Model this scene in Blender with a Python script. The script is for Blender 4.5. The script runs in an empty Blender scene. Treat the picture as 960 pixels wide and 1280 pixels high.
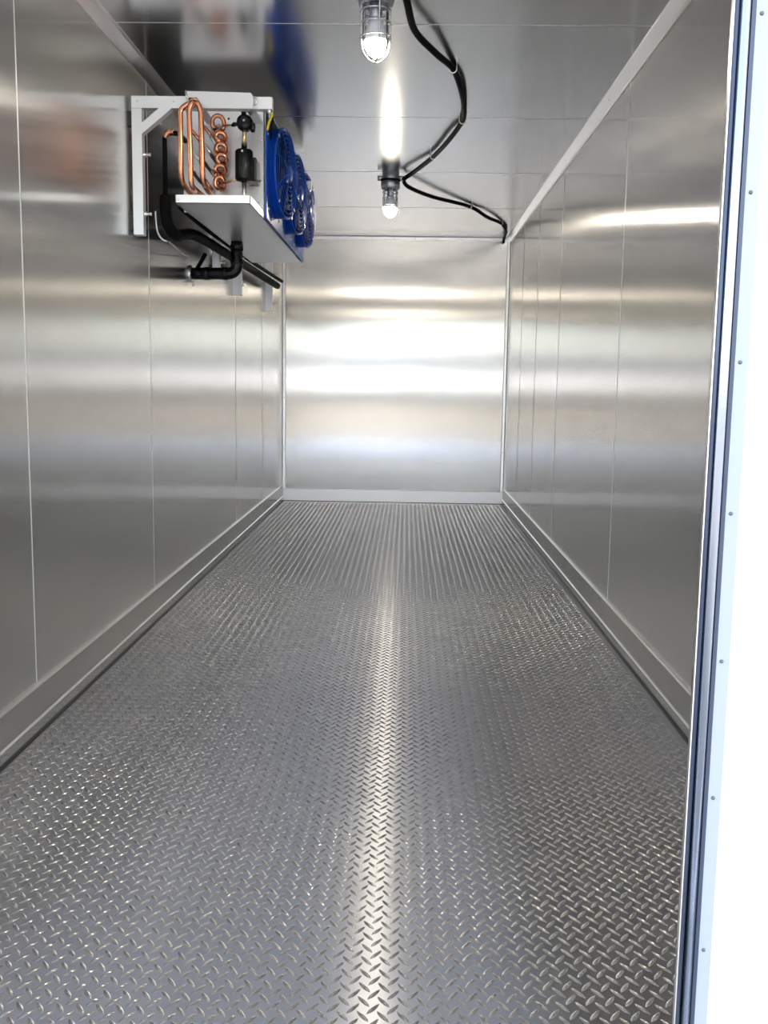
import bpy, math, random
from mathutils import Vector, Matrix
random.seed(7)
PI = math.pi
sc = bpy.context.scene
COL = sc.collection

# ------------------------------------------------------------------ camera, sky, sun, exposure
def Vn(a): return Vector(a)
pitch, yaw, roll, FPX = 0.1325, -0.0211, 0.0146, 1210.4
cp, sp = math.cos(pitch), math.sin(pitch)
fw = Vector((math.sin(yaw)*cp, math.cos(yaw)*cp, -sp))
rt = Vector((math.cos(yaw), -math.sin(yaw), 0))
up = rt.cross(fw)
r2 = rt*math.cos(roll) + up*math.sin(roll)
u2 = -rt*math.sin(roll) + up*math.cos(roll)
cam = bpy.data.cameras.new('camera')
cam_o = bpy.data.objects.new('camera', cam); COL.objects.link(cam_o)
M = Matrix(((r2.x, u2.x, -fw.x, 0), (r2.y, u2.y, -fw.y, 0), (r2.z, u2.z, -fw.z, 1.15), (0, 0, 0, 1)))
cam_o.matrix_world = M
cam.sensor_fit = 'HORIZONTAL'; cam.sensor_width = 36.0
cam.lens = 36.0*FPX/960.0
cam.clip_start = 0.05; cam.clip_end = 500
sc.camera = cam_o

world = bpy.data.worlds.new('sky'); sc.world = world
world.use_nodes = True
wn, wl = world.node_tree.nodes, world.node_tree.links
wn.clear()
sky = wn.new('ShaderNodeTexSky'); sky.sky_type = 'NISHITA'
sky.sun_disc = False; sky.sun_elevation = math.radians(48); sky.sun_rotation = math.radians(20)
sky.air_density = 1.0; sky.dust_density = 2.5; sky.ozone_density = 1.0
bgn = wn.new('ShaderNodeBackground'); bgn.inputs['Strength'].default_value = 1.2
wo = wn.new('ShaderNodeOutputWorld')
hsv = wn.new('ShaderNodeHueSaturation'); hsv.inputs['Saturation'].default_value = 0.45
wl.new(sky.outputs['Color'], hsv.inputs['Color']); wl.new(hsv.outputs['Color'], bgn.inputs['Color']); wl.new(bgn.outputs['Background'], wo.inputs['Surface'])

sun = bpy.data.lights.new('sun', 'SUN'); sun.energy = 2.2; sun.angle = math.radians(0.6); sun.color = (1, 0.95, 0.86)
sun_o = bpy.data.objects.new('sun', sun); COL.objects.link(sun_o)
sun_o.rotation_euler = Vector((0.25, -0.62, -0.74)).to_track_quat('-Z', 'Y').to_euler()

vs = sc.view_settings
vs.view_transform = 'Standard'; vs.look = 'None'; vs.gamma = 1.0; vs.use_curve_mapping = False
vs.exposure = 0.25
LAMP_STRENGTH = 230.0
cy = sc.cycles
cy.max_bounces = 18; cy.glossy_bounces = 16; cy.diffuse_bounces = 5; cy.transmission_bounces = 8; cy.transparent_max_bounces = 16
cy.caustics_reflective = True; cy.caustics_refractive = True; cy.blur_glossy = 0.3
cy.sample_clamp_indirect = 12.0
try:
    cy.use_denoising = True; cy.denoiser = 'OPENIMAGEDENOISE'
except Exception: pass

# ------------------------------------------------------------------ materials
def mat(name, col, metal=0.0, rough=0.5, **kw):
    m = bpy.data.materials.new(name); m.use_nodes = True
    nt = m.node_tree; b = nt.nodes['Principled BSDF']
    b.inputs['Base Color'].default_value = (*col, 1); b.inputs['Metallic'].default_value = metal
    b.inputs['Roughness'].default_value = rough
    if 'spec' in kw: b.inputs['Specular IOR Level'].default_value = kw['spec']
    if kw.get('grain', True):
        # faint procedural variation of colour and gloss
        tc = nt.nodes.new('ShaderNodeTexCoord'); nz = nt.nodes.new('ShaderNodeTexNoise')
        nz.inputs['Scale'].default_value = kw.get('nscale', 40.0); nz.inputs['Detail'].default_value = 3
        nt.links.new(tc.outputs['Object'], nz.inputs['Vector'])
        mr = nt.nodes.new('ShaderNodeMapRange')
        mr.inputs['To Min'].default_value = max(0.02, rough-kw.get('rvar', 0.05)); mr.inputs['To Max'].default_value = rough+kw.get('rvar', 0.05)
        nt.links.new(nz.outputs['Fac'], mr.inputs['Value']); nt.links.new(mr.outputs['Result'], b.inputs['Roughness'])
        if kw.get('bump'):
            bp = nt.nodes.new('ShaderNodeBump'); bp.inputs['Strength'].default_value = kw['bump']; bp.inputs['Distance'].default_value = 0.002
            nt.links.new(nz.outputs['Fac'], bp.inputs['Height']); nt.links.new(bp.outputs['Normal'], b.inputs['Normal'])
    return m

def brushed(name, col, tangent, grain_scale, a_sharp=0.012, a_blur=0.20, wave=0.0016, bump=0.0, nsc=1.7):
    """brushed stainless sheet: sharp along `tangent`, smeared across it"""
    m = bpy.data.materials.new(name); m.use_nodes = True
    nt = m.node_tree; N, L = nt.nodes, nt.links; N.clear()
    out = N.new('ShaderNodeOutputMaterial'); b = N.new('ShaderNodeBsdfAnisotropic'); L.new(b.outputs[0], out.inputs['Surface'])
    b.distribution = 'MULTI_GGX'
    r = math.sqrt(math.sqrt(a_sharp*a_blur)); b.inputs['Anisotropy'].default_value = 1-math.sqrt(a_sharp/a_blur)
    tv = N.new('ShaderNodeCombineXYZ')
    for i in range(3): tv.inputs[i].default_value = tangent[i]
    L.new(tv.outputs['Vector'], b.inputs['Tangent'])
    tc = N.new('ShaderNodeTexCoord'); mp = N.new('ShaderNodeMapping'); mp.inputs['Scale'].default_value = grain_scale
    nz = N.new('ShaderNodeTexNoise'); nz.inputs['Scale'].default_value = 1.0; nz.inputs['Detail'].default_value = 4
    L.new(tc.outputs['Object'], mp.inputs['Vector']); L.new(mp.outputs['Vector'], nz.inputs['Vector'])
    mr = N.new('ShaderNodeMapRange'); mr.inputs['To Min'].default_value = r*0.96; mr.inputs['To Max'].default_value = r*1.04
    L.new(nz.outputs['Fac'], mr.inputs['Value']); L.new(mr.outputs['Result'], b.inputs['Roughness'])
    cr = N.new('ShaderNodeValToRGB')
    cr.color_ramp.elements[0].position = 0.3; cr.color_ramp.elements[1].position = 0.7
    cr.color_ramp.elements[0].color = (*[c*0.985 for c in col], 1); cr.color_ramp.elements[1].color = (*[min(1, c*1.015) for c in col], 1)
    L.new(nz.outputs['Fac'], cr.inputs['Fac']); L.new(cr.outputs['Color'], b.inputs['Color'])
    # slight oil-canning of the thin sheets
    wz = N.new('ShaderNodeTexNoise'); wz.inputs['Scale'].default_value = nsc; wz.inputs['Detail'].default_value = 1.0
    L.new(tc.outputs['Object'], wz.inputs['Vector'])
    bp = N.new('ShaderNodeBump'); bp.inputs['Strength'].default_value = 1.0; bp.inputs['Distance'].default_value = wave
    L.new(wz.outputs['Fac'], bp.inputs['Height']); L.new(bp.outputs['Normal'], b.inputs['Normal'])
    return m

STEEL = (0.76, 0.75, 0.735)
m_side = brushed('brushed_steel_side', STEEL, (0, 0, 1), (2, 260, 1.5), a_sharp=0.010, a_blur=0.09)
m_back = brushed('brushed_steel_back', STEEL, (0, 0, 1), (260, 2, 1.5), a_sharp=0.008, a_blur=0.11, wave=0.001)
m_ceil = brushed('brushed_steel_ceiling', (0.84, 0.83, 0.815), (1, 0, 0), (2, 260, 2), a_sharp=0.035, a_blur=0.045)
m_base_side = brushed('baseboard_steel_side', (0.62, 0.61, 0.595), (0, 0, 1), (2, 260, 4), a_sharp=0.02, a_blur=0.09, wave=0.003)
m_base_back = brushed('baseboard_steel_back', (0.80, 0.80, 0.80), (0, 0, 1), (260, 2, 4), a_sharp=0.09, a_blur=0.16, wave=0.002)
m_floor = brushed('tread_plate', (0.52, 0.52, 0.525), (1, 0, 0), (60, 8, 1), a_sharp=0.026, a_blur=0.32, wave=0.001, nsc=6)
m_bar = mat('tread_bar_metal', (0.98, 0.98, 0.98), 1.0, 0.24, nscale=25, rvar=0.03)
m_alu = mat('bright_aluminium', (0.90, 0.90, 0.90), 1.0, 0.30, nscale=25)
m_corner = mat('corner_angle_metal', (0.93, 0.93, 0.93), 1.0, 0.38, nscale=25)
m_bead = mat('joint_bead', (0.90, 0.89, 0.87), 1.0, 0.35, nscale=30)
m_frame = mat('bracket_aluminium', (0.76, 0.79, 0.81), 0.7, 0.45, nscale=20)
m_plate = mat('mill_aluminium', (0.66, 0.675, 0.70), 0.85, 0.40, nscale=9, rvar=0.08)
m_pan = mat('pan_aluminium', (0.94, 0.94, 0.93), 0.7, 0.32, nscale=7, rvar=0.06)
m_zinc = mat('zinc_fastener', (0.85, 0.85, 0.84), 1.0, 0.28)
m_copper = mat('copper_tube', (0.72, 0.33, 0.19), 1.0, 0.22, nscale=30, rvar=0.08)
m_brass = mat('brass_tube', (0.85, 0.66, 0.36), 1.0, 0.28)
m_black = mat('black_paint', (0.009, 0.010, 0.012), 0.0, 0.26, spec=0.35)
m_rubber = mat('black_rubber', (0.008, 0.008, 0.009), 0.0, 0.65, spec=0.05)
m_pvc = mat('black_pvc', (0.008, 0.008, 0.009), 0.0, 0.22, spec=0.3)
m_fins = mat('dark_fin', (0.018, 0.018, 0.02), 0.0, 0.5)
m_blue = mat('blue_enamel', (0.008, 0.085, 0.52), 0.0, 0.30, nscale=18, spec=0.3)
m_bluewire = mat('blue_wire', (0.012, 0.09, 0.50), 0.0, 0.3, spec=0.3)
m_bluedark = mat('blue_blade', (0.004, 0.020, 0.13), 0.0, 0.6, spec=0.08)
m_yellow = mat('yellow_insulation', (0.75, 0.62, 0.03), 0.0, 0.4)
m_lampmetal = mat('lamp_casting', (0.58, 0.60, 0.64), 0.85, 0.38)
m_guard = mat('guard_wire', (0.70, 0.70, 0.74), 1.0, 0.28)
m_white = mat('white_painted_sheet', (0.86, 0.87, 0.88), 0.0, 0.35, nscale=6)
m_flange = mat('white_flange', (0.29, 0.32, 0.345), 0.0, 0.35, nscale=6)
m_jamb = mat('polished_jamb', (0.34, 0.38, 0.46), 1.0, 0.20, nscale=8, rvar=0.03)
m_gasket = mat('navy_gasket', (0.030, 0.042, 0.075), 0.0, 0.30, nscale=8)
m_screw = mat('dull_screw', (0.10, 0.11, 0.12), 0.3, 0.4)
m_core = mat('insulation_core', (0.55, 0.55, 0.52), 0.0, 0.8)
m_yard = mat('yard_concrete', (0.30, 0.285, 0.255), 0.0, 0.9, nscale=3, bump=0.4)
m_bandgrey = mat('grey_reflection_band', (0.035, 0.037, 0.04), 0.0, 0.6, nscale=5)  # dark band of the added wall, toned for its reflection
m_bandblue = mat('blue_grey_reflection_band', (0.11, 0.125, 0.15), 0.0, 0.6, nscale=5)  # upper band of the added wall, toned for its reflection
m_seal = mat('dark_sealant', (0.02, 0.02, 0.02), 0.0, 0.5)

m_bulb = bpy.data.materials.new('bulb_glow'); m_bulb.use_nodes = True
_b = m_bulb.node_tree.nodes['Principled BSDF']
_b.inputs['Base Color'].default_value = (0.9, 0.9, 0.88, 1)
_b.inputs['Emission Color'].default_value = (1.0, 0.88, 0.70, 1); _b.inputs['Emission Strength'].default_value = LAMP_STRENGTH
# thin clear glass: Fresnel mix of straight transmission and gloss
m_glass = bpy.data.materials.new('thin_glass'); m_glass.use_nodes = True
nt = m_glass.node_tree; nt.nodes.clear()
o_ = nt.nodes.new('ShaderNodeOutputMaterial'); mx = nt.nodes.new('ShaderNodeMixShader'); tr = nt.nodes.new('ShaderNodeBsdfTransparent')
gl = nt.nodes.new('ShaderNodeBsdfGlossy'); gl.inputs['Roughness'].default_value = 0.08
fr = nt.nodes.new('ShaderNodeFresnel'); fr.inputs['IOR'].default_value = 1.2
tr.inputs['Color'].default_value = (0.93, 0.95, 0.97, 1)
nt.links.new(fr.outputs[0], mx.inputs[0]); nt.links.new(tr.outputs[0], mx.inputs[1]); nt.links.new(gl.outputs[0], mx.inputs[2])
nt.links.new(mx.outputs[0], o_.inputs['Surface'])

# ------------------------------------------------------------------ mesh helpers
class MB:
    def __init__(s): s.v = []; s.f = []; s.sm = []
    def add(s, vs_, fs, smooth=False):
        n = len(s.v); s.v += [tuple(v) for v in vs_]
        for f in fs: s.f.append(tuple(i+n for i in f)); s.sm.append(smooth)
        return s
    def box(s, x0, x1, y0, y1, z0, z1):
        return s.add([(x0,y0,z0),(x1,y0,z0),(x1,y1,z0),(x0,y1,z0),(x0,y0,z1),(x1,y0,z1),(x1,y1,z1),(x0,y1,z1)],
                     [(0,3,2,1),(4,5,6,7),(0,1,5,4),(1,2,6,5),(2,3,7,6),(3,0,4,7)])
    def prism(s, poly, a0, a1, axis):
        """poly of 2-D points swept along axis: 'y' -> poly is (x,z); 'x' -> (y,z); 'z' -> (x,y)"""
        def p(q, a): return {'y': (q[0], a, q[1]), 'x': (a, q[0], q[1]), 'z': (q[0], q[1], a)}[axis]
        n = len(poly)
        return s.add([p(q, a0) for q in poly]+[p(q, a1) for q in poly],
                     [tuple(range(n))[::-1], tuple(range(n, 2*n))]+[(i, (i+1) % n, n+(i+1) % n, n+i) for i in range(n)])
    def bar(s, a, b, w, h, side=(0, 1, 0)):
        """rectangular bar from a to b; h measured along `side`"""
        a, b = Vector(a), Vector(b); d = (b-a).normalized(); hs = Vector(side)
        hs = (hs-d*hs.dot(d)).normalized(); ws = d.cross(hs)
        vs_ = []
        for p in (a, b):
            for i, j in ((-1,-1),(1,-1),(1,1),(-1,1)): vs_.append(p+ws*(w/2*i)+hs*(h/2*j))
        return s.add(vs_, [(0,1,2,3),(7,6,5,4)]+[(i,i+4,(i+1)%4+4,(i+1)%4) for i in range(4)])
    def tube(s, pts, r, n=10, closed=False, caps=True):
        pts = [Vector(p) for p in pts]; m = len(pts)
        rs = r if isinstance(r, (list, tuple)) else [r]*m
        tang = []
        for i in range(m):
            if closed: t = pts[(i+1) % m]-pts[i-1]
            else: t = pts[min(i+1, m-1)]-pts[max(i-1, 0)]
            tang.append(t.normalized())
        t0 = tang[0]; ref = Vector((0,0,1)) if abs(t0.z) < 0.9 else Vector((1,0,0))
        u = (ref-t0*ref.dot(t0)).normalized(); vs_ = []
        for i in range(m):
            t = tang[i]; u = (u-t*u.dot(t)).normalized(); w = t.cross(u)
            for k in range(n):
                a = 2*PI*k/n; vs_.append(pts[i]+(u*math.cos(a)+w*math.sin(a))*rs[i])
        fs = []
        for i in range(m if closed else m-1):
            j = (i+1) % m
            for k in range(n): fs.append((i*n+k, i*n+(k+1) % n, j*n+(k+1) % n, j*n+k))
        s.add(vs_, fs, True)
        if caps and not closed:
            base = len(s.v)-len(vs_)
            s.f.append(tuple(base+k for k in range(n))[::-1]); s.sm.append(False)
            s.f.append(tuple(base+(m-1)*n+k for k in range(n))); s.sm.append(False)
        return s
    def lathe(s, prof, origin, axis=(0,0,1), n=24, smooth=True):
        """profile of (radius, height) turned about axis through origin"""
        ax = Vector(axis).normalized(); ref = Vector((1,0,0)) if abs(ax.x) < 0.9 else Vector((0,1,0))
        u = (ref-ax*ref.dot(ax)).normalized(); w = ax.cross(u); o = Vector(origin); vs_ = []
        for r, h in prof:
            for k in range(n):
                a = 2*PI*k/n; vs_.append(o+ax*h+(u*math.cos(a)+w*math.sin(a))*r)
        fs = [(i*n+k, i*n+(k+1) % n, (i+1)*n+(k+1) % n, (i+1)*n+k) for i in range(len(prof)-1) for k in range(n)]
        return s.add(vs_, fs, smooth)

def smooth_path(pts, k=8, closed=False):
    """Catmull-Rom through the points"""
    P = [Vector(p) for p in pts]; out = []; m = len(P)
    for i in range(m-1):
        p0 = P[max(i-1, 0)]; p1 = P[i]; p2 = P[i+1]; p3 = P[min(i+2, m-1)]
        for j in range(k):
            t = j/k
            out.append(0.5*((2*p1)+(p2-p0)*t+(2*p0-5*p1+4*p2-p3)*t*t+(3*p1-p0-3*p2+p3)*t**3))
    out.append(P[-1]); return out

def round_path(pts, r, k=6):
    """polyline with its corners rounded to radius r"""
    P = [Vector(p) for p in pts]; out = [P[0]]
    for i in range(1, len(P)-1):
        a = (P[i-1]-P[i]); b = (P[i+1]-P[i]); d = min(r, a.length*0.49, b.length*0.49)
        s0 = P[i]+a.normalized()*d; s1 = P[i]+b.normalized()*d
        for j in range(k+1):
            t = j/k; out.append(s0*(1-t)**2+P[i]*2*t*(1-t)+s1*t*t)
    out.append(P[-1]); return out

OFF = {}
def obj(name, mb, m, parent=None, kind=None, auto=False, bevel=0):
    off = OFF.get(parent.name, Vector((0,0,0))) if parent else Vector((0,0,0))
    me = bpy.data.meshes.new(name)
    me.from_pydata([(v[0]-off.x, v[1]-off.y, v[2]-off.z) for v in mb.v], [], mb.f)
    me.polygons.foreach_set('use_smooth', mb.sm); me.update()
    me.materials.append(m)
    o = bpy.data.objects.new(name, me); COL.objects.link(o)
    if parent: o.parent = parent
    OFF[o.name] = off
    if kind: o['kind'] = kind
    if bevel:
        bv = o.modifiers.new('bevel', 'BEVEL'); bv.width = bevel; bv.segments = 2; bv.limit_method = 'ANGLE'
    return o
def thing(name, label, cat, loc, group=None):
    o = bpy.data.objects.new(name, None); COL.objects.link(o); o.location = loc; o.empty_display_size = 0.1
    OFF[o.name] = Vector(loc); o['label'] = label; o['category'] = cat
    if group: o['group'] = group
    return o
def tag(o, label, cat, group=None):
    o['label'] = label; o['category'] = cat
    if group: o['group'] = group
    return o
def copy_under(o, parent):
    c = o.copy(); COL.objects.link(c); c.parent = parent
    for ch in list(o.children): copy_under(ch, c)
    return c
def copies(proto, positions, base):
    """linked copies of a part at other places (offset from base)"""
    for p in positions:
        c = proto.copy(); COL.objects.link(c); c.location = Vector(p)-Vector(base)

# ------------------------------------------------------------------ the box: floor, walls, ceiling
XL, XR, H, D, Y0 = -1.196, 0.959, 2.52, 9.348, 1.20
T = 0.10                                   # wall thickness
def wall(name, backing, m, panels, beads, mbead=m_bead):
    w = obj(name, backing, m_core, kind='structure')
    for p in panels: obj('panel', p, m, w, bevel=0.0012)
    for b in beads: obj('joint_bead', b, mbead, w)
    return w
t = 0.004                                  # sheet thickness; sheets stand proud of the core
G = 0.002                                  # half a joint
def seams(lo, hi, cuts): e = [lo]+list(cuts)+[hi]; return [(e[i]+(G if i else 0), e[i+1]-(G if i < len(e)-2 else 0)) for i in range(len(e)-1)]

LC = [1.75, 3.05, 4.55, 6.82, 8.08]; RC = [3.0, 4.47, 6.25, 7.35, 8.3]; CC = [2.63, 3.945, 5.262, 6.578, 7.872]
def half_round_z(x, y, z0, z1, nx, ny, r=0.0032, d=0.0022):
    """slim half-round bead standing on a wall"""
    mb = MB(); nrm = Vector((nx, ny, 0)); tg = Vector((-ny, nx, 0)); vs_ = []; n = 6
    for z in (z0, z1):
        for k in range(n+1):
            a = PI*k/n; q = Vector((x, y, z))+tg*(math.cos(a)*r)+nrm*(math.sin(a)*d); vs_.append(q)
    mb.add(vs_, [(k, k+1, n+2+k, n+1+k) for k in range(n)], True)
    mb.add(vs_, [tuple(range(n+1)), tuple(range(2*n+1, n, -1))]); return mb
wall('wall_left', MB().box(XL-T, XL-t, Y0, D+T, -0.05, H+T), m_side,
     [MB().box(XL-t, XL, a, b, 0, H) for a, b in seams(Y0, D, LC)], [half_round_z(XL-0.0005, y, 0.16, H-0.04, 1, 0) for y in LC])
wall('wall_right', MB().box(XR+t, XR+T, Y0, D+T, -0.05, H+T), m_side,
     [MB().box(XR, XR+t, a, b, 0, H) for a, b in seams(Y0, D, RC)], [half_round_z(XR+0.0005, y, 0.16, H-0.04, -1, 0) for y in RC])
bp_ = MB(); NXB, NZB = 24, 32; vs_ = []      # one wide sheet, slightly bulged towards the room
for i in range(NXB+1):
    for j in range(NZB+1):
        u, v = i/NXB, j/NZB; vs_.append((XL+(XR-XL)*u, D+t*0.5-0.007*math.sin(PI*v)*(1-(2*u-1)**6), H*v))
bp_.add(vs_, [(i*(NZB+1)+j, (i+1)*(NZB+1)+j, (i+1)*(NZB+1)+j+1, i*(NZB+1)+j+1) for i in range(NXB) for j in range(NZB)], True)
wall('wall_back', MB().box(XL-t, XR+t, D+t, D+T, -0.05, H+T), m_back, [bp_], [])
cb = []
for y in CC:
    mb = MB(); vs_ = []; n = 6
    for x in (XL+0.04, XR-0.04):
        for k in range(n+1):
            a = PI*k/n; vs_.append((x, y+math.cos(a)*0.0030, H+0.0005-math.sin(a)*0.0016))
    mb.add(vs_, [(k, k+1, n+2+k, n+1+k) for k in range(n)], True); mb.add(vs_, [tuple(range(n+1)), tuple(range(2*n+1, n, -1))]); cb.append(mb)
wall('ceiling', MB().box(XL-t, XR+t, Y0, D+t, H+t, H+T), m_ceil, [MB().box(XL, XR, a, b, H, H+t) for a, b in seams(Y0, D, CC)], cb)

# tread-plate floor: a plate and its raised lens-shaped bars
floor = obj('floor', MB().box(XL-t, XR+t, Y0-0.1, D+t, -0.05, 0.0), m_floor, kind='structure')
def bar_verts(ang, L=0.042, w=0.0054, h=0.0033):
    c, s_ = math.cos(ang), math.sin(ang); out = [(-L/2,0,-.0003),(-L/4,-w*.8,-.0003),(0,-w,-.0003),(L/4,-w*.8,-.0003),(L/2,0,-.0003),(L/4,w*.8,-.0003),(0,w,-.0003),(-L/4,w*.8,-.0003),
           (-L*.3,0,h*.8),(0,-w*.16,h),(L*.3,0,h*.8),(0,w*.16,h)]
    return [(x*c-y*s_, x*s_+y*c, z) for x, y, z in out]
BF = [(0,1,8),(1,2,9,8),(2,3,10,9),(3,4,10),(4,5,10),(5,6,11,10),(6,7,8,11),(7,0,8),(8,9,10,11)]
PX, PY = 0.0372, 0.0430
ANG = math.radians(54)
bars = []
nx, ny = int((XR-XL-0.05)/PX)+1, int((D-Y0-0.04)/PY)+2
for i in range(nx):
    for j in range(ny):
        for k in (0, 1):
            x = XL+0.038+(i+0.5*k)*PX; y = Y0-0.06+(j+0.5*k)*PY
            if XL+0.036 < x < XR-0.036 and y < D-0.03: bars.append((x, y, k))
half = 480/FPX
def in_view(b):
    d = Vector((b[0], b[1], -1.15)); z = d.dot(fw)
    return z > 0 and abs(d.dot(r2)/z) < half and abs(d.dot(u2)/z) < 640/FPX and b[0] < 0.31*b[1]
near = sorted([b for b in bars if in_view(b)], key=lambda b: b[0]**2+b[1]**2)[:300]
near_set = set(near)
bv = [bar_verts(ANG), bar_verts(-ANG)]
bar_me = []
for k in (0, 1):
    me = bpy.data.meshes.new('tread_bar'); me.from_pydata(bv[k], [], BF); me.polygons.foreach_set('use_smooth', [True]*len(BF)); me.materials.append(m_bar); bar_me.append(me)
for x, y, k in near:
    o = bpy.data.objects.new('tread_bar', bar_me[k]); COL.objects.link(o); o.parent = floor; o.location = (x, y, 0)
mb = MB()
for b in bars:
    if b in near_set: continue
    x, y, k = b; n = len(mb.v)
    mb.v += [(x+p[0], y+p[1], p[2]) for p in bv[k]]
    for f in BF: mb.f.append(tuple(q+n for q in f)); mb.sm.append(True)
obj('tread_bars', mb, m_bar, floor, kind='stuff')

# baseboards: upright leg with a returned upper edge, then a toe sloping to the floor
def baseboard(name, poly_fn, m, axis, a0, a1, top_fn, toe_fn, seal_fn):
    b = obj(name, MB().prism(poly_fn, a0, a1, axis), m, kind='structure', bevel=0.001)
    obj('edge_bead', MB().prism(top_fn, a0, a1, axis), m_bead, b, bevel=0.001)
    obj('toe_bead', MB().prism(toe_fn, a0, a1, axis), m_bead, b, bevel=0.0008)
    obj('sealant', MB().prism(seal_fn, a0, a1, axis), m_seal, b)
def bb_side(sx, x):
    f = lambda pts: [(x+sx*a, z) for a, z in pts]
    return (f([(0,0.001),(0,0.150),(0.010,0.150),(0.010,0.044),(0.016,0.041),(0.016,0.001)]),
            f([(0,0.150),(0,0.154),(0.009,0.154),(0.0125,0.152),(0.0125,0.1485),(0.010,0.1485),(0.010,0.150)]),
            f([(0.0098,0.0475),(0.0125,0.0468),(0.0165,0.0435),(0.0165,0.041),(0.0098,0.041)]),
            f([(0.015,0.0005),(0.015,0.005),(0.022,0.004),(0.026,0.0005)]))
q = bb_side(1, XL); baseboard('baseboard_left', q[0], m_base_side, 'y', Y0, D-0.011, q[1], q[2], q[3])
q = bb_side(-1, XR); baseboard('baseboard_right', q[0], m_base_side, 'y', Y0+0.13, D-0.011, q[1], q[2], q[3])
g = lambda pts: [(D-a, z) for a, z in pts]
baseboard('baseboard_back', g([(0,0.001),(0,0.112),(0.010,0.112),(0.010,0.002)]), m_base_back, 'x', XL+0.011, XR-0.011,
          g([(0,0.112),(0,0.120),(0.008,0.120),(0.015,0.116),(0.015,0.111),(0.010,0.111)]), g([(0.010,0.012),(0.016,0.011),(0.016,0.002),(0.010,0.002)]), g([(0.0165,0.0005),(0.0165,0.006),(0.021,0.006),(0.024,0.0005)]))

# corner coves with rivets
def rivet_mb(p, nrm, r=0.006):
    return MB().lathe([(r, 0), (r*0.9, r*0.35), (r*0.5, r*0.6), (0.0001, r*0.68)], p, nrm, n=10)
def cove(name, mb, m, rivs, nrm, lips):
    o = obj(name, mb, m, kind='structure', bevel=0.0008)
    for l in lips: obj('lip', l, m_bead, o, bevel=0.0008)
    for p in rivs: obj('rivet', rivet_mb(p, nrm), m_zinc, o)
    return o
L = 0.038; s2 = math.sqrt(0.5)
def cv(sx, x): return [(x, H-L-0.003), (x+sx*0.003, H-L-0.003), (x+sx*(L+0.003), H-0.003), (x+sx*(L+0.003), H), (x, H)]
ry = [1.9+0.42*i for i in range(18)]
cove('trim_1', MB().prism(cv(1, XL), Y0, D, 'y'), m_alu, [(XL+0.0205, y, H-0.0205) for y in ry+[4.30, 4.47]], (s2, 0, -s2),
     [MB().prism([(XL+L, H-0.007), (XL+L+0.009, H-0.003), (XL+L+0.009, H), (XL+L, H)], Y0, D, 'y')])
cove('trim_2', MB().prism(cv(-1, XR), Y0, D, 'y'), m_alu, [(XR-0.0205, y, H-0.0205) for y in ry], (-s2, 0, -s2),
     [MB().prism([(XR, H-L-0.011), (XR-0.0045, H-L-0.011), (XR-0.0075, H-L-0.002), (XR, H-L-0.002)], Y0, D, 'y')])
cove('trim_3', MB().prism([(D, H-L), (D-0.004, H-L), (D-0.004, H-0.012), (D-0.012, H-0.004), (D-L, H-0.004), (D-L, H), (D, H)], XL+0.04, XR-0.04, 'x'), m_corner,
     [(x, D-0.004, H-0.024) for x in (-0.55, -0.35, -0.14, 0.06, 0.27, 0.48, 0.68)], (0, -1, 0), [])
LV = 0.034
cove('trim_4', MB().prism([(XL, D), (XL, D-LV), (XL+0.004, D-LV), (XL+0.004, D-0.012), (XL+0.012, D-0.004), (XL+LV, D-0.004), (XL+LV, D)], 0.12, H-0.04, 'z'), m_corner,
     [(XL+0.022, D-0.004, z) for z in (0.5, 1.0, 1.5, 1.86)], (0, -1, 0), [MB().prism([(XL+LV, D), (XL+LV, D-0.005), (XL+LV+0.005, D-0.001), (XL+LV+0.005, D)], 0.12, H-0.04, 'z')])
cove('trim_5', MB().prism([(XR, D), (XR, D-LV), (XR-0.004, D-LV), (XR-0.004, D-0.012), (XR-0.012, D-0.004), (XR-LV, D-0.004), (XR-LV, D)], 0.12, H-0.04, 'z'), m_corner,
     [(XR-0.022, D-0.004, z) for z in (0.5, 1.0, 1.5, 2.0)], (0, -1, 0), [MB().prism([(XR-LV, D), (XR-LV, D-0.005), (XR-LV-0.005, D-0.001), (XR-LV-0.005, D)], 0.12, H-0.04, 'z')])

# front wall with the doorway; its right jamb stands at the edge of the photograph
JX = 0.384; DL, DT = -1.12, 2.3
wf = MB()
wf.box(JX+0.0125, XR+T+0.9, Y0, Y0+0.006, -0.45, H+0.35)
wf.box(JX+0.06, XR+T+0.9, Y0+0.006, Y0+T, -0.45, H+0.35)
wf.box(XL-T-0.9, DL, Y0, Y0+T, -0.45, H+0.35)
wf.box(DL, JX+0.0125, Y0, Y0+T, DT, H+0.35)
wf.box(DL, JX+0.0125, Y0-0.02, Y0+T, -0.45, -0.051)
obj('wall_front', wf, m_white, kind='structure', bevel=0.001)
jm = MB(); JC = JX+0.0010; prof = []
for k in range(17):
    a = PI*k/16; prof.append((JC-math.cos(a)*0.0068, Y0-0.001-math.sin(a)*0.0075))
prof += [(JC+0.0068, Y0+0.02), (JC-0.0068, Y0+0.02)]
jm.prism(prof[::-1], 0.0, DT, 'z')
jm.sm = [len(f) == 4 for f in jm.f]
jamb = obj('trim_6', jm, m_jamb, kind='structure')
obj('rear_lip', MB().box(JX-0.0128, JX-0.0113, Y0-0.0015, Y0+0.006, 0.0, DT), m_alu, jamb)
gk = MB(); gp = []
for k in range(9):
    a = PI*k/8; gp.append((JX-0.0086-math.cos(a)*0.0028, Y0-0.001-math.sin(a)*0.004))
gk.prism((gp+[(JX-0.0058, Y0+0.012), (JX-0.0114, Y0+0.012)])[::-1], 0.0, DT, 'z'); gk.sm = [len(f) == 4 for f in gk.f]
obj('rubber_gasket', gk, m_gasket, jamb)
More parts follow.
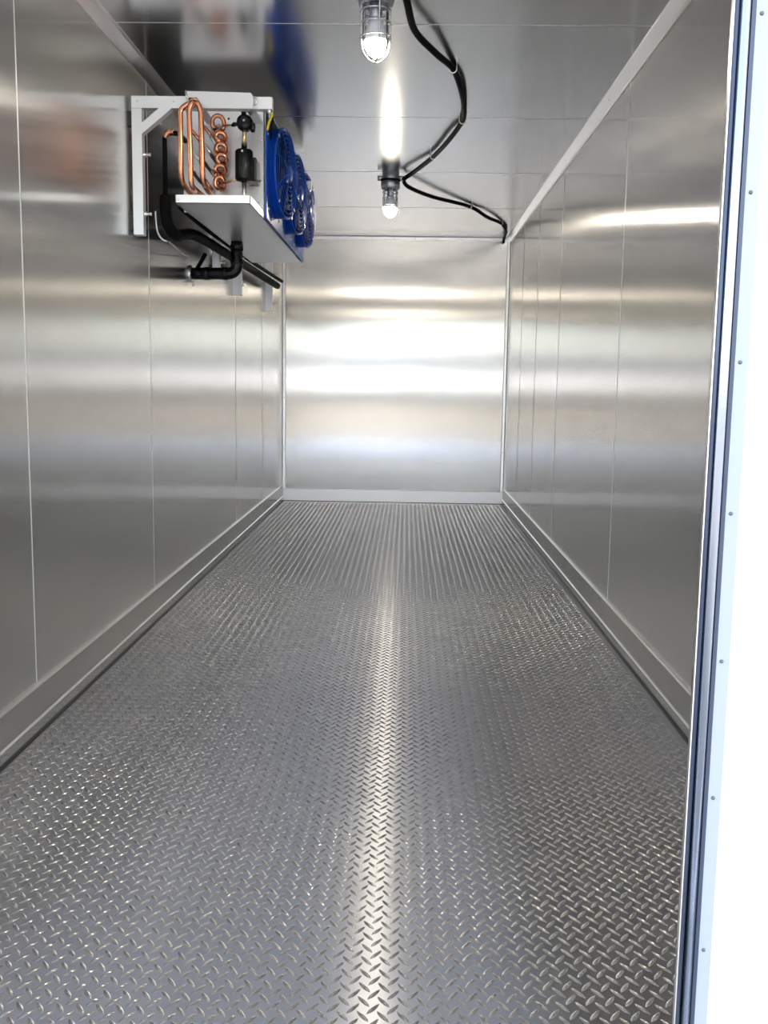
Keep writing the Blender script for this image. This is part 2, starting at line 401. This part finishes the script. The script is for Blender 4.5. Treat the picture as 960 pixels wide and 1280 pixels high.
obj('seal_strip', MB().box(JX+0.0079, JX+0.0128, Y0-0.0045, Y0+0.01, 0.0, DT), m_gasket, jamb)
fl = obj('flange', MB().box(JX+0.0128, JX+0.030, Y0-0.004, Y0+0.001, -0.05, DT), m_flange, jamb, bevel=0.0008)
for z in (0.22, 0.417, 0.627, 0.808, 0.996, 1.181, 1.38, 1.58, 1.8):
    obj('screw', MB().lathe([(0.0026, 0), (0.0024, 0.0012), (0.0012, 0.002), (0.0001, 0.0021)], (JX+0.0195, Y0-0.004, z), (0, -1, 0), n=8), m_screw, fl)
# the other jamb and the head of the doorway, out of frame but seen in the steel
obj('trim_7', MB().box(DL, DL+0.024, Y0-0.008, Y0+T, 0.0, DT), m_jamb, kind='structure')
obj('ground', MB().box(-60, 60, -120, 14, -0.6, -0.452), m_yard, kind='structure')

yw = obj('wall_for_reflection', MB().box(-30, 30, -12.3, -12.02, -0.452, 2.2), m_core, kind='structure')  # added unseen wall, only there to put bands into the steel's reflections
for z0, z1, m in ((-0.452, 0.38, m_yard), (0.38, 0.90, m_bandgrey), (0.90, 1.50, m_white), (1.50, 2.20, m_bandblue)):  # heights and tones shaped for light and dark reflected bands
    obj('reflection_band', MB().box(-30, 30, -12.02, -12.0, z0+0.004, z1-0.004), m, yw)

# ------------------------------------------------------------------ evaporator
ev = thing('evaporator_unit', 'ceiling-mounted evaporator with exposed copper tubes, black filter and three blue fans', 'cooling unit', (-0.86, 5.3, 1.898))
YP, YE = 4.64, 6.30
UXL, UXR = -1.052, -0.673
ep = obj('end_plate', MB().prism([(UXL, 1.925), (UXR, 1.915), (UXR, 2.385), (UXR-0.03, 2.425), (UXL, 2.425)], YP, YP+0.004, 'y'), m_plate, ev, bevel=0.0008)
obj('edge_return', MB().box(UXR-0.006, UXR, YP, YP+0.03, 1.915, 2.384), m_plate, ep)
for p in ((-0.70, 2.36), (-0.688, 2.25), (-0.69, 2.07), (-0.70, 1.975), (-0.69, 1.955), (-0.715, 1.96), (-0.80, 2.16), (-0.84, 2.345)):
    obj('screw', rivet_mb((p[0], YP, p[1]), (0, -1, 0), 0.0055), m_zinc if p[0] > -0.83 else m_black, ep)
obj('far_end_plate', MB().box(UXL, UXR, YE-0.004, YE, 1.925, 2.425), m_plate, ev)
obj('top_cover', MB().box(UXL, UXR, YP+0.004, YE-0.004, 2.421, 2.425), m_plate, ev)
fp = MB()
for i in range(110):
    y = YP+0.012+i*(YE-YP-0.03)/109; fp.box(UXL+0.002, UXR-0.13, y, y+0.0012, 1.95, 2.415)
obj('coil_fins', fp, m_fins, ev, kind='stuff')
obj('coil_core', MB().box(UXL+0.02, UXR-0.14, YP+0.02, YE-0.02, 1.96, 2.41), m_fins, ev)
# drain pan: an open tray
pan = MB(); px0, px1, py0, py1, pz = -1.0, -0.678, 4.25, 6.31, 1.898
pan.box(px0, px1, py0, py1, pz, pz+0.003)
for b in ((px0, px1, py0, py0+0.003), (px0, px1, py1-0.003, py1), (px0, px0+0.003, py0, py1), (px1-0.003, px1, py0, py1)):
    pan.box(b[0], b[1], b[2], b[3], pz, pz+0.035)
dp = obj('drain_pan', pan, m_pan, ev)
for p in ((-0.985, 4.25, 1.915, 0, -1, 0), (-0.69, 4.32, 1.898, 0, 0, -1), (-0.678, 4.7, 1.915, 1, 0, 0), (-0.678, 5.2, 1.915, 1, 0, 0), (-0.678, 5.7, 1.915, 1, 0, 0), (-0.678, 6.2, 1.915, 1, 0, 0)):
    obj('screw', rivet_mb(p[:3], p[3:], 0.005), m_zinc, dp)
# hanging flange on the front arm
hf = obj('hanging_flange', MB().prism([(-0.947, 2.284), (-0.663, 2.284), (-0.663, 2.330), (-0.672, 2.346), (-0.947, 2.351)], 4.236, 4.239, 'y'), m_plate, ev)
obj('curled_corner', MB().tube(smooth_path([(-0.66, 4.236, 2.330), (-0.653, 4.228, 2.322), (-0.648, 4.226, 2.306), (-0.656, 4.232, 2.296)], 4), 0.005, 8), m_zinc, hf)
obj('curled_corner', MB().tube(smooth_path([(-0.947, 4.238, 2.352), (-0.943, 4.228, 2.335), (-0.940, 4.226, 2.315)], 4), 0.004, 8), m_zinc, hf)
for x in (-0.927, -0.905): obj('bolt', rivet_mb((x, 4.236, 2.318), (0, -1, 0), 0.008), m_black, hf)
for yy in (4.45,): obj('tie_bar', MB().box(-0.94, -0.90, 4.239, YP, 2.322, 2.326).box(-0.72, -0.68, 4.239, YP, 2.322, 2.326), m_plate, hf)
# copper: three long hairpins standing proud of the end plate
def hairpin(pts, r=0.0115, rr=0.05): return MB().tube(round_path(pts, rr, 7), r, 12)
obj('copper_hairpin', hairpin([(-0.915, 4.232, 2.298), (-0.925, 4.205, 2.292), (-0.962, 4.200, 2.270), (-0.964, 4.205, 1.985), (-0.958, 4.30, 1.960), (-0.95, YP, 1.960)], rr=0.045), m_copper, ev)
obj('copper_hairpin', hairpin([(-0.905, 4.232, 2.300), (-0.908, 4.195, 2.298), (-0.923, 4.190, 2.270), (-0.919, 4.195, 1.960), (-0.906, 4.245, 1.948), (-0.90, YP, 1.950)], rr=0.04), m_copper, ev)
obj('copper_hairpin', hairpin([(-0.900, 4.232, 2.302), (-0.893, 4.205, 2.298), (-0.877, 4.205, 2.268), (-0.873, 4.210, 1.980), (-0.866, 4.28, 1.955), (-0.86, YP, 1.955)], rr=0.04), m_copper, ev)
obj('copper_clamp', MB().tube(smooth_path([(-0.928, 4.226, 2.300), (-0.918, 4.218, 2.312), (-0.900, 4.218, 2.312), (-0.888, 4.226, 2.300)], 5), 0.006, 10), m_copper, ev)
# small return bends between and behind the hairpins
for i, (x, z) in enumerate([(-0.985, 2.26), (-0.985, 2.17), (-0.985, 2.08), (-0.93, 2.28), (-0.93, 2.20), (-0.93, 2.12), (-0.93, 2.045), (-0.90, 2.235), (-0.90, 2.155), (-0.90, 2.085)]):
    a = [0.5, -0.4][i % 2]
    obj('return_bend', MB().tube(round_path([(x-0.018*math.cos(a), YP, z+0.022), (x-0.018*math.cos(a), YP-0.055, z+0.022), (x+0.018, YP-0.055, z-0.022), (x+0.018, YP, z-0.022)], 0.022, 6), 0.0075, 9), (m_copper, m_zinc, m_fins)[i % 3], ev)
# a column of copper return bends at the right of the coil
def loop(c, w, h, r, tilt):
    pts = []
    for k in range(15):
        a = -0.5*PI + 2*PI*k/14*0.82+tilt
        pts.append((c[0]+math.cos(a)*w, c[1]-0.03-0.018*math.sin(a*0.5), c[2]+math.sin(a)*h))
    return MB().tube([(c[0]-0.01, YP, c[2]-h*0.6)]+pts+[(c[0]-0.012, YP, c[2]+h*0.3)], r, 10)
for c, w, h, r, tl in (((-0.873, 4.60, 2.305), 0.026, 0.032, 0.0100, 0.5), ((-0.862, 4.60, 2.245), 0.021, 0.019, 0.0100, 1.2), ((-0.860, 4.60, 2.196), 0.021, 0.018, 0.0100, 0.4),
                       ((-0.858, 4.60, 2.150), 0.021, 0.018, 0.0100, 0.9), ((-0.864, 4.60, 2.103), 0.021, 0.017, 0.0100, 0.1), ((-0.868, 4.60, 2.044), 0.020, 0.026, 0.0100, 0.7)):
    obj('return_bend', loop(c, w, h, r, tl), m_copper, ev)
obj('copper_riser', MB().tube(smooth_path([(-0.905, 4.57, 2.30), (-0.893, 4.57, 2.265), (-0.875, 4.57, 2.24), (-0.890, 4.57, 2.19), (-0.880, 4.57, 2.13), (-0.893, 4.58, 2.06)], 6), 0.007, 9), m_copper, ev)
# liquid line: valve, brass tube, black filter drier
VX = -0.742
vb = obj('expansion_valve', MB().lathe([(0.0001, -0.03), (0.022, -0.03), (0.036, -0.018), (0.038, 0), (0.034, 0.02), (0.020, 0.028), (0.0001, 0.028)], (VX, 4.50, 2.291), (0, -1, 0.05), n=20), m_black, ev)
obj('valve_nub', MB().lathe([(0.0001, -0.018), (0.010, -0.014), (0.013, 0), (0.010, 0.014), (0.0001, 0.018)], (VX-0.004, 4.50, 2.340), (0, 0, 1), n=12), m_black, vb)
obj('valve_side', MB().lathe([(0.0001, 0), (0.020, 0.001), (0.022, 0.012), (0.018, 0.02), (0.0001, 0.021)], (VX+0.026, 4.50, 2.272), (1, 0, 0), n=14), m_black, vb)
obj('valve_stud', rivet_mb((VX, 4.47, 2.296), (0, -1, 0), 0.006), m_zinc, vb)
obj('brass_tube', MB().tube([(VX, 4.49, 2.268), (VX-0.002, 4.49, 2.196)], 0.0095, 12), m_brass, ev)
fd = obj('filter_drier', MB().lathe([(0.0001, 0.148), (0.012, 0.148), (0.014, 0.138), (0.034, 0.136), (0.0405, 0.128), (0.0405, 0.010), (0.034, 0.001), (0.014, -0.001), (0.012, -0.006), (0.0001, -0.006)], (VX-0.004, 4.50, 2.040), (0, 0, 1), n=24), m_black, ev)
obj('rear_saddle', MB().box(VX-0.006, VX+0.047, 4.52, YP, 2.046, 2.150), m_black, fd, bevel=0.006)
obj('sleeve', MB().tube([(VX-0.003, 4.50, 2.183), (VX-0.003, 4.50, 2.208)], 0.0125, 12), m_black, fd)
obj('stud', rivet_mb((VX-0.006, 4.46, 2.163), (0, -1, 0), 0.006), m_zinc, fd)
obj('steel_tube', MB().tube([(VX-0.004, 4.50, 2.045), (VX-0.004, 4.50, 1.915)], 0.010, 12), m_zinc, ev)
obj('connecting_tube', MB().tube([(-0.775, 4.51, 2.289), (-0.848, 4.55, 2.292)], 0.005, 8), m_brass, ev)
obj('connecting_tube', MB().tube([(-0.775, 4.51, 2.289), (-0.792, 4.52, 2.290), (-0.806, 4.53, 2.288)], [0.006, 0.011, 0.006], 8), m_black, ev)
obj('connecting_tube', MB().tube([(-0.783, 4.505, 2.050), (-0.850, 4.55, 2.040)], 0.006, 8), m_brass, ev)
# blue fan side
fpn = obj('fan_panel', MB().box(UXR, UXR+0.006, YP+0.02, YE, 1.905, 2.31).box(UXR-0.02, UXR, YP+0.02, YE, 1.935, 1.940), m_blue, ev, bevel=0.001)
for y in (4.72, 4.86, 5.08, 5.24, 5.40, 5.60, 5.76, 5.95, 6.12, 6.25):
    obj('screw', rivet_mb((UXR+0.006, y, 1.935+0.012*(int(y*50) % 3)), (1, 0, 0), 0.008), m_zinc, fpn)
obj('screw', rivet_mb((UXR+0.006, 4.70, 2.295), (1, 0, 0), 0.008), m_zinc, fpn)
FZ, FR = 2.166, 0.212
def make_fan(yc, tilt=math.radians(7.5)):
    """axial fan in a blue ring, its face turned a little towards the doorway"""
    o = Vector((UXR+0.006, yc, FZ)); ax = Vector((math.cos(tilt), -math.sin(tilt), 0)); e2 = Vector((math.sin(tilt), math.cos(tilt), 0)); e3 = Vector((0, 0, 1))
    P = lambda h, a, r: o+ax*h+(e2*math.cos(a)+e3*math.sin(a))*r
    s_ = obj('fan_shroud', MB().lathe([(FR, -0.028), (FR, 0.048), (FR+0.004, 0.050), (FR+0.004, 0.055), (FR-0.006, 0.055), (FR-0.008, 0.050), (FR-0.008, 0.028)], o, ax, n=44), m_blue, ev)
    obj('opening_shade_disc', MB().lathe([(0.0001, 0.0295), (FR-0.009, 0.0295), (FR-0.009, 0.0275), (0.0001, 0.0275)], o, ax, n=40), m_fins, s_)  # black disc stands in for the shade inside the fan opening
    gd = MB(); dome = lambda u: 0.056+0.020*(1-u**2.2)
    for k in range(1, 11):
        r = FR*k/10.1
        gd.tube([P(dome(r/FR), 2*PI*i/36, r) for i in range(36)], 0.0016 if k < 10 else 0.003, 5, closed=True)
    for k in range(8):
        a = 2*PI*k/8+0.2
        gd.tube([P(dome(u)-0.0015, a+0.3*u, FR*u) for u in (0.12, 0.3, 0.5, 0.7, 0.85, 1.0)], 0.0024, 5)
    obj('fan_guard', gd, m_bluewire, s_)
    obj('guard_badge', MB().lathe([(0.036, 0.074), (0.036, 0.078), (0.028, 0.081), (0.0001, 0.082)], o, ax, n=20), m_bluewire, s_)
    obj('fan_motor', MB().lathe([(0.0001, 0.058), (0.040, 0.058), (0.050, 0.052), (0.050, 0.030), (0.0001, 0.030)], o, ax, n=20), m_black, s_)
    for k in range(5):
        a0 = 2*PI*k/5; vs_ = []
        for i in range(4):
            r = 0.048+(FR-0.066)*i/3
            for j in range(4): vs_.append(P(0.041+0.014*(j/3-0.5), a0+(j/3-0.5)*(0.75+0.15*i/3)-0.15*i/3, r))
        n = 16; vs2 = vs_+[v-ax*0.003 for v in vs_]; fs = []
        for i in range(3):
            for j in range(3):
                f = (i*4+j, i*4+j+1, (i+1)*4+j+1, (i+1)*4+j); fs += [f, tuple(q+n for q in f[::-1])]
        rim = [0,1,2,3,7,11,15,14,13,12,8,4]
        for i in range(12): a_, b_ = rim[i], rim[(i+1) % 12]; fs.append((b_, a_, a_+n, b_+n))
        obj('fan_blade', MB().add(vs2, fs, True), m_bluedark, s_)
    for a in (0.8, 2.35, 3.95, 5.5):
        obj('guard_clip', MB().bar(P(0.057, a, FR*0.94), P(0.059, a, FR*1.02), 0.009, 0.005, ax), m_zinc, s_)
    return s_
for yc in (4.965, 5.475, 5.985): make_fan(yc)
# wiring at the top of the fan side
obj('yellow_wire', MB().tube(smooth_path([(-0.665, 4.66, 2.30), (-0.655, 4.655, 2.335), (-0.640, 4.65, 2.37), (-0.655, 4.66, 2.385), (-0.675, 4.68, 2.39)], 5), 0.006, 8), m_yellow, ev)
obj('black_wire', MB().tube(smooth_path([(-0.68, 4.68, 2.40), (-0.640, 4.66, 2.36), (-0.652, 4.70, 2.31), (-0.66, 4.75, 2.285)], 6), 0.004, 8), m_rubber, ev)

# ------------------------------------------------------------------ brackets on the left wall
BX0, BX1, BZ0, BZ1 = -1.182, -1.138, 1.765, 2.335
BL = {4.25: 'white angle bracket with diagonal brace nearest the doorway, carrying the evaporator',
      5.95: 'white wall bracket behind the black drain pipe under the evaporator'}
for y0, lab in BL.items():
    br = thing('wall_bracket', lab, 'bracket', (BX0, y0, BZ0))
    obj('upright', MB().box(BX0, BX1, y0, y0+0.045, BZ0, BZ1-0.05), m_frame, br, bevel=0.002)
    obj('arm', MB().box(BX0, -0.585, y0, y0+0.045, BZ1-0.05, BZ1), m_frame, br, bevel=0.002)
    obj('brace', MB().bar((BX1-0.012, y0+0.0225, 2.195), (-1.022, y0+0.0225, 2.298), 0.036, 0.043), m_frame, br, bevel=0.0015)
    for zz in (BZ0+0.02, BZ1-0.12): obj('spacer', MB().box(XL, BX0, y0+0.006, y0+0.040, zz, zz+0.06), m_seal, br)
    for z in (2.10, 1.855):
        obj('bolt', MB().lathe([(0.010, 0), (0.010, 0.010), (0.005, 0.011), (0.005, 0.022), (0.008, 0.024), (0.008, 0.030), (0.0001, 0.031)], (BX1, y0+0.022, z), (1, 0, 0), n=10), m_zinc, br)
    for x in (-1.155, -1.0): obj('rivet', rivet_mb((x, y0, BZ1-0.02), (0, -1, 0), 0.006), m_zinc, br)
    obj('end_bolt', MB().lathe([(0.009, 0), (0.009, -0.012), (0.005, -0.013), (0.005, -0.03), (0.0001, -0.031)], (-0.60, y0+0.022, BZ1-0.05), (0, 0, 1), n=8), m_zinc, br)
def strut(y0, lab):
    s_ = thing('pipe_support', lab, 'support', (BX0, y0, BZ0-0.03))
    obj('channel', MB().prism([(XL, y0), (BX1, y0), (BX1, y0+0.042), (XL, y0+0.042), (XL, y0+0.038), (BX1-0.004, y0+0.038), (BX1-0.004, y0+0.004), (XL, y0+0.004)], BZ0-0.03, 2.335, 'z'), m_frame, s_, bevel=0.0008)
    obj('foot_tab', MB().box(XL, BX1+0.006, y0-0.005, y0+0.047, BZ0-0.036, BZ0-0.03), m_frame, s_)
    for z in (1.80, 2.05): obj('bolt', MB().lathe([(0.009, 0), (0.009, 0.01), (0.005, 0.011), (0.005, 0.026), (0.0001, 0.027)], (BX1, y0+0.02, z), (1, 0, 0), n=8), m_zinc, s_)
strut(6.73, 'slim metal wall support hanging below the corner of the black drain pipe')
strut(8.27, 'slim metal wall support nearest the back wall at the end of the pipes')

# ------------------------------------------------------------------ pipes under the unit
dr = thing('drain_pipe', 'thick black elbowed drain pipe from the pan to the left wall', 'pipe', (-0.93, 5.36, 1.70))
obj('pipe', MB().tube(round_path([(-0.93, 5.36, 1.895), (-0.93, 5.36, 1.727), (-1.194, 5.395, 1.727)], 0.055, 8), 0.032, 18), m_pvc, dr)
for a, b in (((-0.93, 5.36, 1.880), (-0.93, 5.36, 1.850)), ((-0.93, 5.36, 1.795), (-0.93, 5.36, 1.775)), ((-0.985, 5.367, 1.727), (-1.005, 5.37, 1.727)), ((-1.085, 5.38, 1.727), (-1.11, 5.384, 1.727))):
    obj('coupling', MB().tube([a, b], 0.0355, 18), m_pvc, dr)
obj('wall_collar', MB().lathe([(0.034, 0.0), (0.046, 0.0), (0.046, 0.008), (0.040, 0.014), (0.034, 0.014)], (-1.1955, 5.395, 1.727), (1, 0, 0), n=22), m_zinc, dr)
obj('collar_screw', MB().tube([(-1.182, 5.385, 1.690), (-1.175, 5.385, 1.660)], 0.006, 8), m_zinc, dr)
obj('strap', MB().bar((-1.155, 5.40, 1.755), (-1.125, 5.48, 1.845), 0.022, 0.006), m_rubber, dr)
su = thing('suction_pipe', 'black insulated pipe looping down then running along the left wall under evaporator', 'pipe', (-1.10, 4.5, 1.80))
obj('insulation', MB().tube(smooth_path([(-1.103, 4.50, 1.975), (-1.103, 4.50, 1.90), (-1.094, 4.51, 1.845), (-1.082, 4.60, 1.815), (-1.082, 4.75, 1.84), (-1.085, 5.1, 1.882), (-1.087, 6.2, 1.905), (-1.092, 7.2, 1.925), (-1.100, 8.30, 1.945)], 8), 0.026, 14), m_rubber, su)
obj('bare_tube', MB().tube(round_path([(-1.04, YP-0.001, 2.245), (-1.04, 4.50, 2.245), (-1.103, 4.50, 2.245), (-1.103, 4.50, 1.965)], 0.035, 7), 0.011, 12), m_rubber, su)
obj('copper_elbow', MB().tube(smooth_path([(-1.06, 4.489, 2.250), (-1.085, 4.489, 2.246), (-1.100, 4.489, 2.222)], 5), 0.0125, 12), m_copper, su)
obj('copper_band', MB().tube([(-1.120, 4.51, 1.985), (-1.120, 4.51, 1.950)], 0.010, 10), m_copper, su)
li = thing('liquid_pipe', 'thin dark pipe running beside the thick insulated pipe along left wall', 'pipe', (-1.076, 4.7, 1.93))
obj('tube', MB().tube(smooth_path([(-1.076, 4.68, 1.955), (-1.076, 4.9, 1.948), (-1.076, 5.6, 1.948), (-1.076, 7.0, 1.965), (-1.070, 8.36, 1.990)], 6), 0.013, 12), m_rubber, li)
obj('tube_end', MB().tube([(-1.070, 8.36, 1.990), (-1.070, 8.40, 1.991)], 0.012, 10), m_zinc, li)
wi = MB().tube(smooth_path([(-1.140, 4.46, 1.90), (-1.136, 4.47, 1.82), (-1.115, 4.47, 1.780), (-1.090, 4.50, 1.770), (-1.10, 4.66, 1.77), (-1.13, 4.95, 1.775), (-1.165, 5.25, 1.80)], 7), 0.004, 8)
tag(obj('thin_wire', wi, m_guard), 'thin grey wire hanging in a loop under the insulated pipe', 'wire')

# ------------------------------------------------------------------ caged lamps and their cable
lamp = thing('caged_lamp', 'ceiling lamp in a wire cage nearest the doorway, cut by the top edge', 'lamp', (-0.125, 3.47, H), 'caged ceiling lamps')
lx, ly = -0.125, 3.47
hz = lambda pr: [(r, h) for r, h in pr]
bs = obj('lamp_base', MB().lathe([(0.0001, 0), (0.055, 0), (0.055, -0.030), (0.060, -0.034), (0.060, -0.046), (0.0001, -0.046)], (lx, ly, H), n=32), m_lampmetal, lamp)
obj('gasket', MB().lathe([(0.0001, -0.046), (0.066, -0.046), (0.066, -0.056), (0.0001, -0.056)], (lx, ly, H), n=32), m_rubber, lamp)
obj('collar', MB().lathe([(0.0001, -0.056), (0.062, -0.056), (0.063, -0.090), (0.058, -0.104), (0.047, -0.106), (0.047, -0.100), (0.0001, -0.100)], (lx, ly, H), n=32), m_lampmetal, lamp)
for a in (0.0, PI): obj('cable_gland', MB().tube([(lx+math.cos(a)*0.055, ly+math.sin(a)*0.055, H-0.036), (lx+math.cos(a)*0.085, ly+math.sin(a)*0.085, H-0.036)], 0.017, 12), m_lampmetal, lamp)
gz = [(0.042, -0.102), (0.044, -0.12), (0.044, -0.225)]+[(0.044*math.cos(k*PI/12), -0.225-0.055*math.sin(k*PI/12)) for k in range(1, 6)]+[(0.0005, -0.280)]
obj('globe', MB().lathe(gz, (lx, ly, H), n=28), m_glass, lamp)
obj('bulb', MB().lathe([(0.0395, -0.221), (0.0393, -0.226), (0.037, -0.240), (0.029, -0.258), (0.016, -0.270), (0.0001, -0.274)], (lx, ly, H), n=24), m_bulb, lamp)
obj('bulb_housing', MB().lathe([(0.0001, -0.219), (0.0405, -0.221), (0.0415, -0.219), (0.0415, -0.205), (0.030, -0.176), (0.022, -0.150), (0.0001, -0.150)], (lx, ly, H), n=24), m_white, lamp)
obj('bulb_socket', MB().lathe([(0.0001, -0.150), (0.019, -0.150), (0.022, -0.138), (0.022, -0.101), (0.0001, -0.101)], (lx, ly, H), n=18), m_lampmetal, lamp)
for k in range(4):
    a = PI/4+k*PI/2-0.5; c_, s_ = math.cos(a), math.sin(a)
    obj('guard_bar', MB().tube(smooth_path([(lx+c_*r, ly+s_*r, H+h) for r, h in ((0.050, -0.098), (0.050, -0.16), (0.050, -0.225), (0.043, -0.258), (0.022, -0.282), (0.002, -0.290))], 4), 0.0028, 7), m_guard, lamp)
for h in (-0.125, -0.165, -0.208):
    obj('guard_ring', MB().tube([(lx+math.cos(2*PI*i/32)*0.0515, ly+math.sin(2*PI*i/32)*0.0515, H+h) for i in range(32)], 0.0025, 6, closed=True), m_guard, lamp)
lamp2 = lamp.copy(); COL.objects.link(lamp2); lamp2.location = (-0.128, 6.60, H)
lamp2['label'] = 'ceiling lamp in a wire cage further from the doorway, shown whole'
for ch in list(lamp.children): copy_under(ch, lamp2)

def cable(name, pts, label, clips, r=0.0135):
    path = smooth_path(pts, 8); c = tag(obj(name, MB().tube(path, r, 10), m_rubber), label, 'cable')
    for p, ax in clips:
        p = Vector(p); ax = Vector(ax).normalized(); sd = Vector((0, 0, 1)).cross(ax)
        pts_ = [p+sd*(math.cos(a)*(r+0.003))+Vector((0, 0, 1))*(-math.sin(a)*(r+0.003)) for a in [PI*k/8 for k in range(9)]]
        cl = MB().tube([p+sd*(r+0.003)+Vector((0, 0, H-p.z-0.0005))]+pts_+[p-sd*(r+0.003)+Vector((0, 0, H-p.z-0.0005))], 0.003, 6)
        obj('clip', cl, m_zinc, c)
zc = H-0.0165
cable('lamp_cable', [(-0.040, 3.47, 2.484), (-0.022, 3.60, 2.478), (0.010, 3.86, 2.466), (0.100, 4.14, 2.474), (0.178, 4.42, zc), (0.226, 4.66, 2.488), (0.257, 4.95, 2.488), (0.266, 5.25, zc), (0.215, 5.58, 2.490), (0.136, 6.03, zc-0.008), (0.035, 6.36, 2.484), (-0.035, 6.57, 2.480), (-0.046, 6.60, 2.484)],
      'black cable curving over the ceiling between the two caged lamps', [((0.178, 4.42, zc), (0.2, 0.95, 0)), ((0.266, 5.25, zc), (-0.05, 1, 0)), ((0.136, 6.03, zc-0.006), (-0.25, 1, 0))])
cable('lamp_cable', [(-0.043, 6.615, 2.482), (-0.01, 6.80, 2.470), (0.165, 7.20, 2.480), (0.462, 7.70, zc), (0.630, 8.08, 2.488), (0.775, 8.46, zc), (0.850, 8.80, 2.497), (0.873, 9.10, 2.494), (0.880, 9.27, 2.490), (0.884, 9.322, 2.470)],
      'black cable from the far lamp to the ceiling corner at the back right', [((0.462, 7.70, zc), (0.4, 0.9, 0)), ((0.775, 8.46, zc), (0.4, 0.9, 0))])
